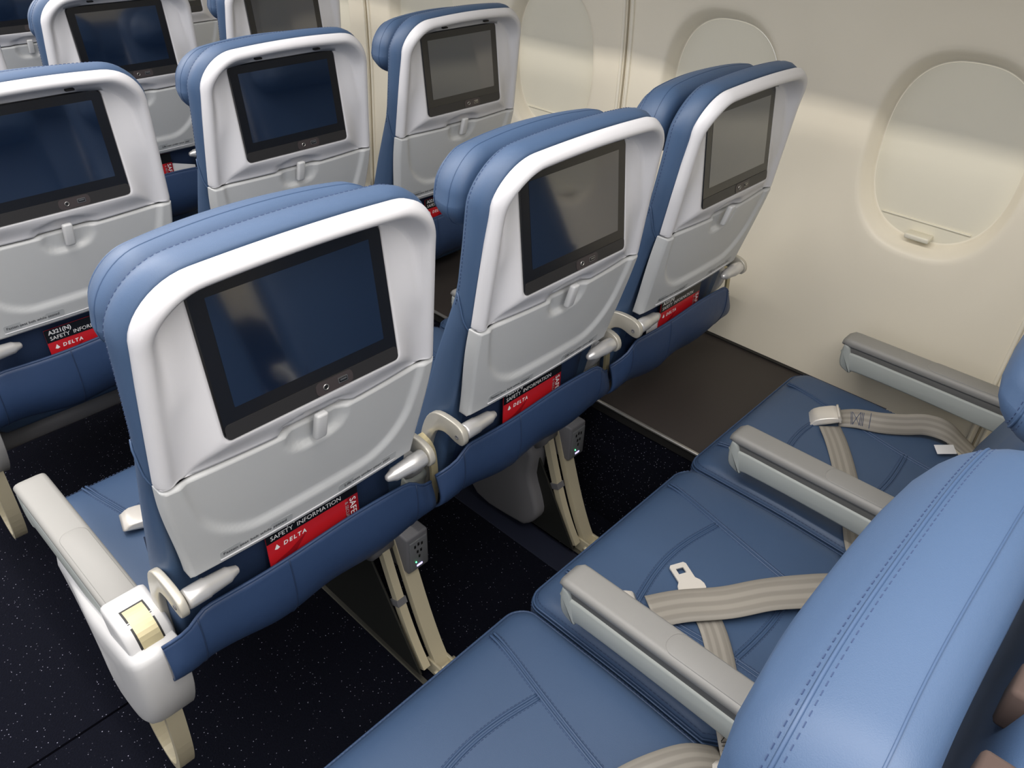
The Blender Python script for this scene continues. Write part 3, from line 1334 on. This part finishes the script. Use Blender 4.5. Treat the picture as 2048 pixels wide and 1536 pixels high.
def strip(cl, x0, x1, th, taper=None):
    rs = []
    for i, (y, z) in enumerate(cl):
        a, b = cl[max(i-1, 0)], cl[min(i+1, len(cl)-1)]
        d = Vector((b[0]-a[0], b[1]-a[1])).normalized()
        ny, nz = -d.y*th/2, d.x*th/2
        rs.append([(x0, y-ny, z-nz), (x1, y-ny, z-nz), (x1, y+ny, z+nz), (x0, y+ny, z+nz)])
    return rings(rs, True, True)


M['leg'] = mesh('rear_leg', *strip(leg_c, -.006, .028, .016), False)
strut_c = smooth_poly([(.160, .40), (.140, .33), (.112, .24), (.080, .15), (.050, .085), (.022, .038)], 5, False)
M['strut'] = mesh('leg_strut', *strip(strut_c, -.034, -.016, .018), False)
M['leg_band'] = mesh('strut_collar', *strip([(.100, .200), (.094, .186)], -.037, -.013, .024), False)
M['prong'] = mesh('leg_prong', *rbox(0, .007, -.035, .035, .004, .045, .002))
M['shoe'] = mesh('leg_shoe', *rbox(-.008, .028, -.05, .0, .003, .016, .003))
M['pin'] = mesh('leg_pin', *tube([(-.016, .0, .026), (.042, .0, .026)], .006, 8))
tri = [(.015, .035), (.38, .035), (.40, .30), (.19, .34)]
M['plate'+'_leg'] = mesh('leg_plate', *prism(tri, -.044, -.039, .001), False)
M['front_leg'] = mesh('front_leg', *strip([(.40, .40), (.43, .2), (.45, .012)], -.012, .012, .03), False)
for k, x1 in (('', .254), ('_short', -.15)):
    M['beam_r'+k] = mesh('cross_beam', *tube([(-.254, .20, .335), (x1, .20, .335)], .026, 12))
    M['beam_f'+k] = mesh('cross_beam', *tube([(-.254, .43, .335), (x1, .43, .335)], .024, 12))
gb = smooth_poly([(.335, .035), (.10+.09, .035), (.148, .050), (.118, .10), (.128, .15), (.15, .21), (.16, .31), (.36, .34), (.40, .16)], 3)
M['gearbox'] = mesh('actuator_cover', *prism(gb, -.075, -.008, .012))
M['outlet'] = mesh('power_outlet', *rbox(-.004, .052, .085, .17, .262, .362, .005))
M['outlet_face'] = mesh('outlet_face', *rbox(.001, .047, .082, .087, .268, .350, .002))
M['outlet_holes'] = mesh('socket_slots', *join(*[rbox(x-.0022, x+.0022, .0808, .083, z-.004, z+.004, .0008) for x, z in ((.014, .335), (.023, .338), (.032, .335), (.020, .318), (.029, .318), (.024, .303))]))
M['led_g'] = mesh('green_lamp', *rbox(.013, .016, .080, .083, .2895, .2925, .001))
M['led_v'] = mesh('charging_port_light', *rbox(.016, .031, .0808, .083, .276, .281, .001))
M['fitting'] = mesh('beam_fitting', *tube([(-.055, .165, .335), (-.005, .165, .335)], .042, 14))
for (row, col), root in SEATS.items():
    if row > 2:
        continue
    k = '_short' if col == 1 else ''
    link('cross_beam', M['beam_r'+k], 'grey_plastic', root)
    link('cross_beam', M['beam_f'+k], 'grey_plastic', root)
    if col:
        continue
    for i, x in enumerate((-.262, .246)):
        lg = link('rear_leg', M['leg'], 'leg_metal', root); lg.location = (x, 0, 0)
        link('leg_strut', M['strut'], 'leg_metal', lg)
        link('strut_collar', M['leg_band'], 'grey_plastic', lg)
        for fx in (-.010, .024):
            link('leg_prong', M['prong'], 'leg_metal', lg).location = (fx, 0, 0)
        link('leg_shoe', M['shoe'], 'leg_metal', lg)
        link('leg_pin', M['pin'], 'leg_metal', lg)
        link('leg_plate', M['plate_leg'], 'dark_plate', lg)
        link('beam_fitting', M['fitting'], 'grey_plastic', lg)
        fl = link('front_leg', M['front_leg'], 'leg_metal', root); fl.location = (x, 0, 0)
        ou = link('power_outlet', M['outlet'], 'grey_plastic', root); ou.location = (x, 0, 0)
        link('outlet_face', M['outlet_face'], 'outlet_face', ou)
        link('socket_slots', M['outlet_holes'], 'black', ou)['kind'] = 'stuff'
        link('green_lamp', M['led_g'], 'led', ou)
        link('charging_port_light', M['led_v'], 'led_violet', ou)
        if i == 1:
            gbx = link('actuator_cover', M['gearbox'], 'grey_plastic', root); gbx.location = (x, 0, 0)

# floor seat tracks and carpet joint
for n_, x in ((2, -.296), (3, .234)):
    o = struct('trim_%d' % n_, rbox(x-.006, x+.006, -3.3, 5.9, -.001, .003, .001), 'track')
o = struct('trim_4', rbox(.145, .222, -3.3, 5.9, -.001, .0022, .001), 'carpet_trim')

o = struct('trim_5', rbox(-1.7, -.45, .416, .421, -.001, .0006, .0003), 'carpet_joint')

# ------------------------------------------------------------------ safety cards and paper
CW = .082


def card_flat(vf, x0, z0, off, rot=0):
    v, f = vf
    out = []
    for a, b, c in v:
        if rot:
            a, b = b, -a
        out.append((x0+a, -off, z0+b))
    return out, f


card_top = .665
cm = {}
cm['body'] = mesh('safety_card', *box(-CW, CW, 0, .0014, .520, card_top), False)
q = lambda pts, off: ([(x, -off, z) for x, z in pts], [tuple(range(len(pts)))])
cm['black'] = mesh('black_band', *q([(-CW, .636), (CW, .636), (CW, card_top), (-CW, card_top)], .0004), False)
cm['dark'] = mesh('dark_arrow', *q([(-CW, .585), (-.045, .585), (-.014, .620), (-.048, .602), (-.07, .596)], .0004), False)
cm['dark2'] = mesh('dark_panel', *q([(.045, .535), (CW, .535), (CW, .636), (.062, .636)], .0004), False)
tri_ = q([(-.071, .6205), (-.0665, .6185), (-.062, .6205), (-.0665, .6290)], .0008)
cm['white'] = mesh('lettering', *join(
    card_flat(text_vf('A321(N)', .0125, bold=.00035), -.075, .6535, .0008),
    card_flat(text_vf('SAFETY  INFORMATION', .0118), -.075, .6405, .0008),
    tri_, card_flat(text_vf('DELTA', .0108, bold=.0003, shear=.15, space=1.35), -.056, .6195, .0008),
    card_flat(text_vf('SAFE', .0165, bold=.0001), .066, .633, .0008, 1)), False)
cm['pale'] = mesh('small_lettering', *card_flat(text_vf('& SECURE', .0085), .057, .630, .0008, 1), False)
CARD = {(0, -1): ('red and black safety card in the pocket below the largest dark screen', .020),
        (0, 0): ('red and black safety card in the pocket of the nearest middle seat back', .017),
        (0, 1): ('red and black safety card in the pocket of the nearest window seat back', .012),
        (1, -1): ('red and black safety card at left edge, its white aircraft name showing', .0),
        (1, 1): ('red and black safety card of the second-row window seat, half behind a headrest', .004),
        (2, 0): ('red safety card edge peeking past the second-row aisle seat', .012)}
for (row, col), (lab, dz) in CARD.items():
    o = link('safety_card', cm['body'], 'card_red')
    tag(o, lab, 'safety card', 'safety cards in seat pockets')
    o.location = (col*S+(.009 if (row, col) == (0, -1) else 0), row*P+.0055, dz)
    o.rotation_euler = (math.radians(0), 0, 0)
    if row == 0:
        o.location.z -= .008
    for nm, k, mm in (('black_band', 'black', 'card_black'), ('dark_arrow', 'dark', 'card_dark_red'), ('dark_panel', 'dark2', 'card_dark_red'), ('lettering', 'white', 'card_white'), ('small_lettering', 'pale', 'label_plate')):
        c_ = link(nm, cm[k], mm, o)
        if 'lettering' in nm:
            c_['kind'] = 'stuff'
for (row, col, x, lab) in ((0, 1, -.098, 'white paper corner beside the red card of the nearest window seat'), (2, 0, .106, 'white folded paper corner beside the red card edge of the third row')):
    s_ = -1 if x < 0 else 1
    o = link('paper_bag', mesh('paper_bag', *box(-.024, .024, 0, .001, .56, .632) if s_ < 0 else ([(-.03, 0, .56), (.05, 0, .56), (.05, 0, .622), (-.03, 0, .645), (-.03, .001, .56), (.05, .001, .56), (.05, .001, .622), (-.03, .001, .645)], [(0, 1, 2, 3), (4, 7, 6, 5), (0, 4, 5, 1), (1, 5, 6, 2), (2, 6, 7, 3), (3, 7, 4, 0)]), False), 'paper')
    o.location = (col*S+x, row*P+.009, 0)
    tag(o, lab, 'paper')

# ------------------------------------------------------------------ seat belts
ZC = .456


def belt(name, lab, loc):
    o = empty(name, loc)
    return tag(o, lab, 'seat belt', 'grey seat belts with metal buckles')


def strap(parent, pts, wd, width=.048, name='strap'):
    v, f, uv = ribbon(pts, width, wd)
    return link(name, mesh(name, v, f, True, uv), 'webbing', parent)


def zz(x, y, h=.0):
    return ctop(x, y)+.004+h


def buckle_vf(L=.062, W=.05, H=.017):
    """lift-lever buckle: wedge body with raised flap, axis +y"""
    pl = smooth_poly([(-L/2, .0), (L/2, .0), (L/2, .006), (L*.3, H*.9), (-L*.1, H), (-L/2, H*.75)], 2)
    return prism(pl, -W/2, W/2, .003)


# window seat: buckle with two straps
rb_ = belt('seat_belt', 'grey seat belt with closed silver buckle draped on the window seat cushion', (S, -P, 0))
bx_, by_ = .080, .440
v, f = buckle_vf()
bk = link('buckle', mesh('buckle', v, f), 'buckle', rb_)
bk.location = (bx_, by_, ctop(bx_, by_)+.008)
bk.rotation_euler = (math.radians(-22), 0, math.radians(30))
lid = link('buckle_window', mesh('buckle_window', *rbox(-.020, .020, -.0325, -.030, .003, .012, .0015)), 'webbing', bk)
fr = link('buckle_frame', mesh('buckle_frame', *join(rbox(-.026, .026, -.034, -.029, -.001, .0025, .001), rbox(-.026, .026, -.034, -.029, .0125, .0155, .001), rbox(-.026, -.021, -.034, -.029, -.001, .0155, .001), rbox(.021, .026, -.034, -.029, -.001, .0155, .001))), 'buckle', bk)
pts = [(.060, .415), (.025, .385), (-.03, .345), (-.10, .30), (-.17, .258), (-.25, .212)]
strap(rb_, [(.060, .418, zz(.06, .418, .005))]+[(x, y, zz(x, y, .001)) for x, y in pts[1:]]+[(-.275, .17, .43)], [(.75, -.66, 0), (.65, -.76, 0)]+[(.56, -.83, 0)]*5)
pts3 = [(.105, .418, zz(.1, .4, .004)), (.120, .385, zz(.12, .38, .014)), (.140, .340, zz(.14, .34, .018)), (.168, .300, zz(.16, .3, .022)), (.196, .262, zz(.2, .26, .028)), (.214, .222, zz(.21, .22, .024)), (.228, .180, zz(.22, .18, .0)), (.235, .14, .42)]
WD3 = [(.75, .55, .25), (.7, .5, .5), (.6, .42, .7), (.5, .36, .79), (.5, .36, .79), (.7, .3, .6), (1, .1, .2), (1, 0, 0)]
strap(rb_, pts3, WD3, .046)
XS = [((0, -.7), (0, .7)), ((.08, -.7), (.08, .7)), ((.5, -.7), (.5, .7)), ((.58, -.7), (.58, .7)), ((.66, -.7), (.66, .7)), ((1, -.8), (1, .8)), ((.08, -.7), (.5, .7)), ((.08, .7), (.5, -.7))]
stt = link('bar_stitching', mesh('bar_stitching', *ribbon_stitch(pts3, WD3, .046, 4.5, 9.5, XS, .0012), False), 'stitch', rb_)
stt['kind'] = 'stuff'
tg = link('care_tag', mesh('care_tag', *rbox(-.024, .024, -.011, .011, 0, .001, .0005)), 'paper', rb_)
tg.location = (.170, .205, zz(.17, .2, .012)); tg.rotation_euler = (math.radians(25), math.radians(5), math.radians(-38))

# middle seat: tongue and loose straps
rb_ = belt('seat_belt', 'grey seat belt with flat metal tongue crossing the middle seat cushion', (0, -P, 0))
tv = []
o_out = []
ton = [(-.019, .0), (-.0245, -.006), (-.0255, -.018), (-.019, -.026), (.019, -.026), (.0255, -.018), (.0245, -.006), (.019, .0), (.0165, .004), (.0165, .036), (.013, .040), (-.013, .040), (-.0165, .036), (-.0165, .004)]


def tongue_vf():
    outer = ton
    hole = [(-.0075, .018), (-.0075, .030), (.0075, .030), (.0075, .018)]
    # build as strips: frame around hole
    n = len(outer)
    V = []
    F = []
    def q4(pts):
        o = len(V)
        for z in (0, .003):
            V.extend([(x, y, z) for x, y in pts])
        m_ = len(pts)
        F.append(tuple(o+i for i in reversed(range(m_))))
        F.append(tuple(o+m_+i for i in range(m_)))
        for i in range(m_):
            F.append((o+i, o+(i+1) % m_, o+m_+(i+1) % m_, o+m_+i))
    q4([(-.0165, .004), (-.0225, -.003), (-.0255, -.012), (-.0245, -.020), (-.019, -.026), (.019, -.026), (.0245, -.020), (.0255, -.012), (.0225, -.003), (.0165, .004)])
    q4([(-.0165, .004), (.0165, .004), (.0165, .018), (-.0165, .018)])
    q4([(-.0165, .018), (-.0075, .018), (-.0075, .030), (-.0165, .030)])
    q4([(.0075, .018), (.0165, .018), (.0165, .030), (.0075, .030)])
    q4([(-.0165, .030), (.0165, .030), (.0165, .036), (.013, .040), (-.013, .040), (-.0165, .036)])
    return V, F


tg = link('belt_tongue', mesh('belt_tongue', *tongue_vf(), False), 'buckle', rb_)
tg.location = (-.034, .398, zz(-.03, .4, .003)); tg.rotation_euler = (math.radians(4), 0, math.radians(-38+12))
pts2 = [(x, y, zz(x, y, .002)) for x, y in ((-.043, .384), (-.058, .355), (-.085, .315), (-.125, .275), (-.17, .24), (-.215, .205))]+[(-.245, .17, .425), (-.258, .13, .40)]
WD2 = [(.72, -.69, 0)]*2+[(.66, -.75, 0)]*3+[(.75, -.66, 0), (.85, -.5, 0), (.9, -.4, 0)]
strap(rb_, pts2, WD2, .044)
pts4 = [(-.135, .405, .006), (-.09, .375, .010), (-.03, .325, .015), (.03, .285, .020), (.08, .245, .022), (.13, .205, .020), (.18, .165, .008), (.22, .13, -.01)]
strap(rb_, [(x, y, zz(x, y, h)) for x, y, h in pts4], [(.55, .83, .1)]*4+[(.6, .8, .2)]*4, .062)
bk2 = link('buckle', mesh('buckle', *buckle_vf()), 'buckle', rb_)
bk2.location = (-.168, .452, zz(-.15, .42, .002)); bk2.rotation_euler = (0, 0, math.radians(50))
ZS = [((k*.08, -.8), (k*.08, .8)) for k in range(4)]+[((1-k*.08, -.8), (1-k*.08, .8)) for k in range(4)]+[((.26, -.8), (.74, .8)), ((.26, .8), (.74, -.8))]
stt = link('bar_stitching', mesh('bar_stitching', *ribbon_stitch(pts2, WD2, .044, 27, 34, ZS, .0012), False), 'black', rb_)
stt['kind'] = 'stuff'

# aisle seat beside the camera: strap end and metal reel at the seam with the middle seat
rb_ = belt('seat_belt', 'grey seat belt end with metal anchor at bottom edge beside nearest headrest', (-S, -P, 0))
strap(rb_, [(.06, .275, zz(.06, .27, .004)), (.11, .262, zz(.11, .26, .012)), (.16, .24, zz(.16, .24, .016)), (.21, .215, zz(.2, .2, .008)), (.25, .185, .43)], [(.45, .9, 0)]*5, .05)
link('belt_anchor', mesh('belt_anchor', *join(tube([(.205, .200, .436), (.250, .178, .428)], [.011, .013], 14), tube([(.249, .178, .428), (.253, .176, .427)], .0145, 14), tube([(.253, .176, .427), (.275, .165, .424)], .0125, 14))), 'buckle', rb_)

# aisle seat of the nearest seat-back row: buckle
rb_ = belt('seat_belt', 'silver belt buckle peeking out beside the backrest of the largest-screen seat', (-S, 0, 0))
bk3 = link('buckle', mesh('buckle', *buckle_vf()), 'buckle', rb_)
bk3.location = (-.122, .398, zz(-.12, .398, .004)); bk3.rotation_euler = (math.radians(8), 0, math.radians(75))
strap(rb_, [(x, y, zz(x, y, .002)) for x, y in ((-.095, .39), (-.04, .355), (.03, .31), (.10, .25), (.16, .20))], [(.5, .85, 0)]*5, .046)
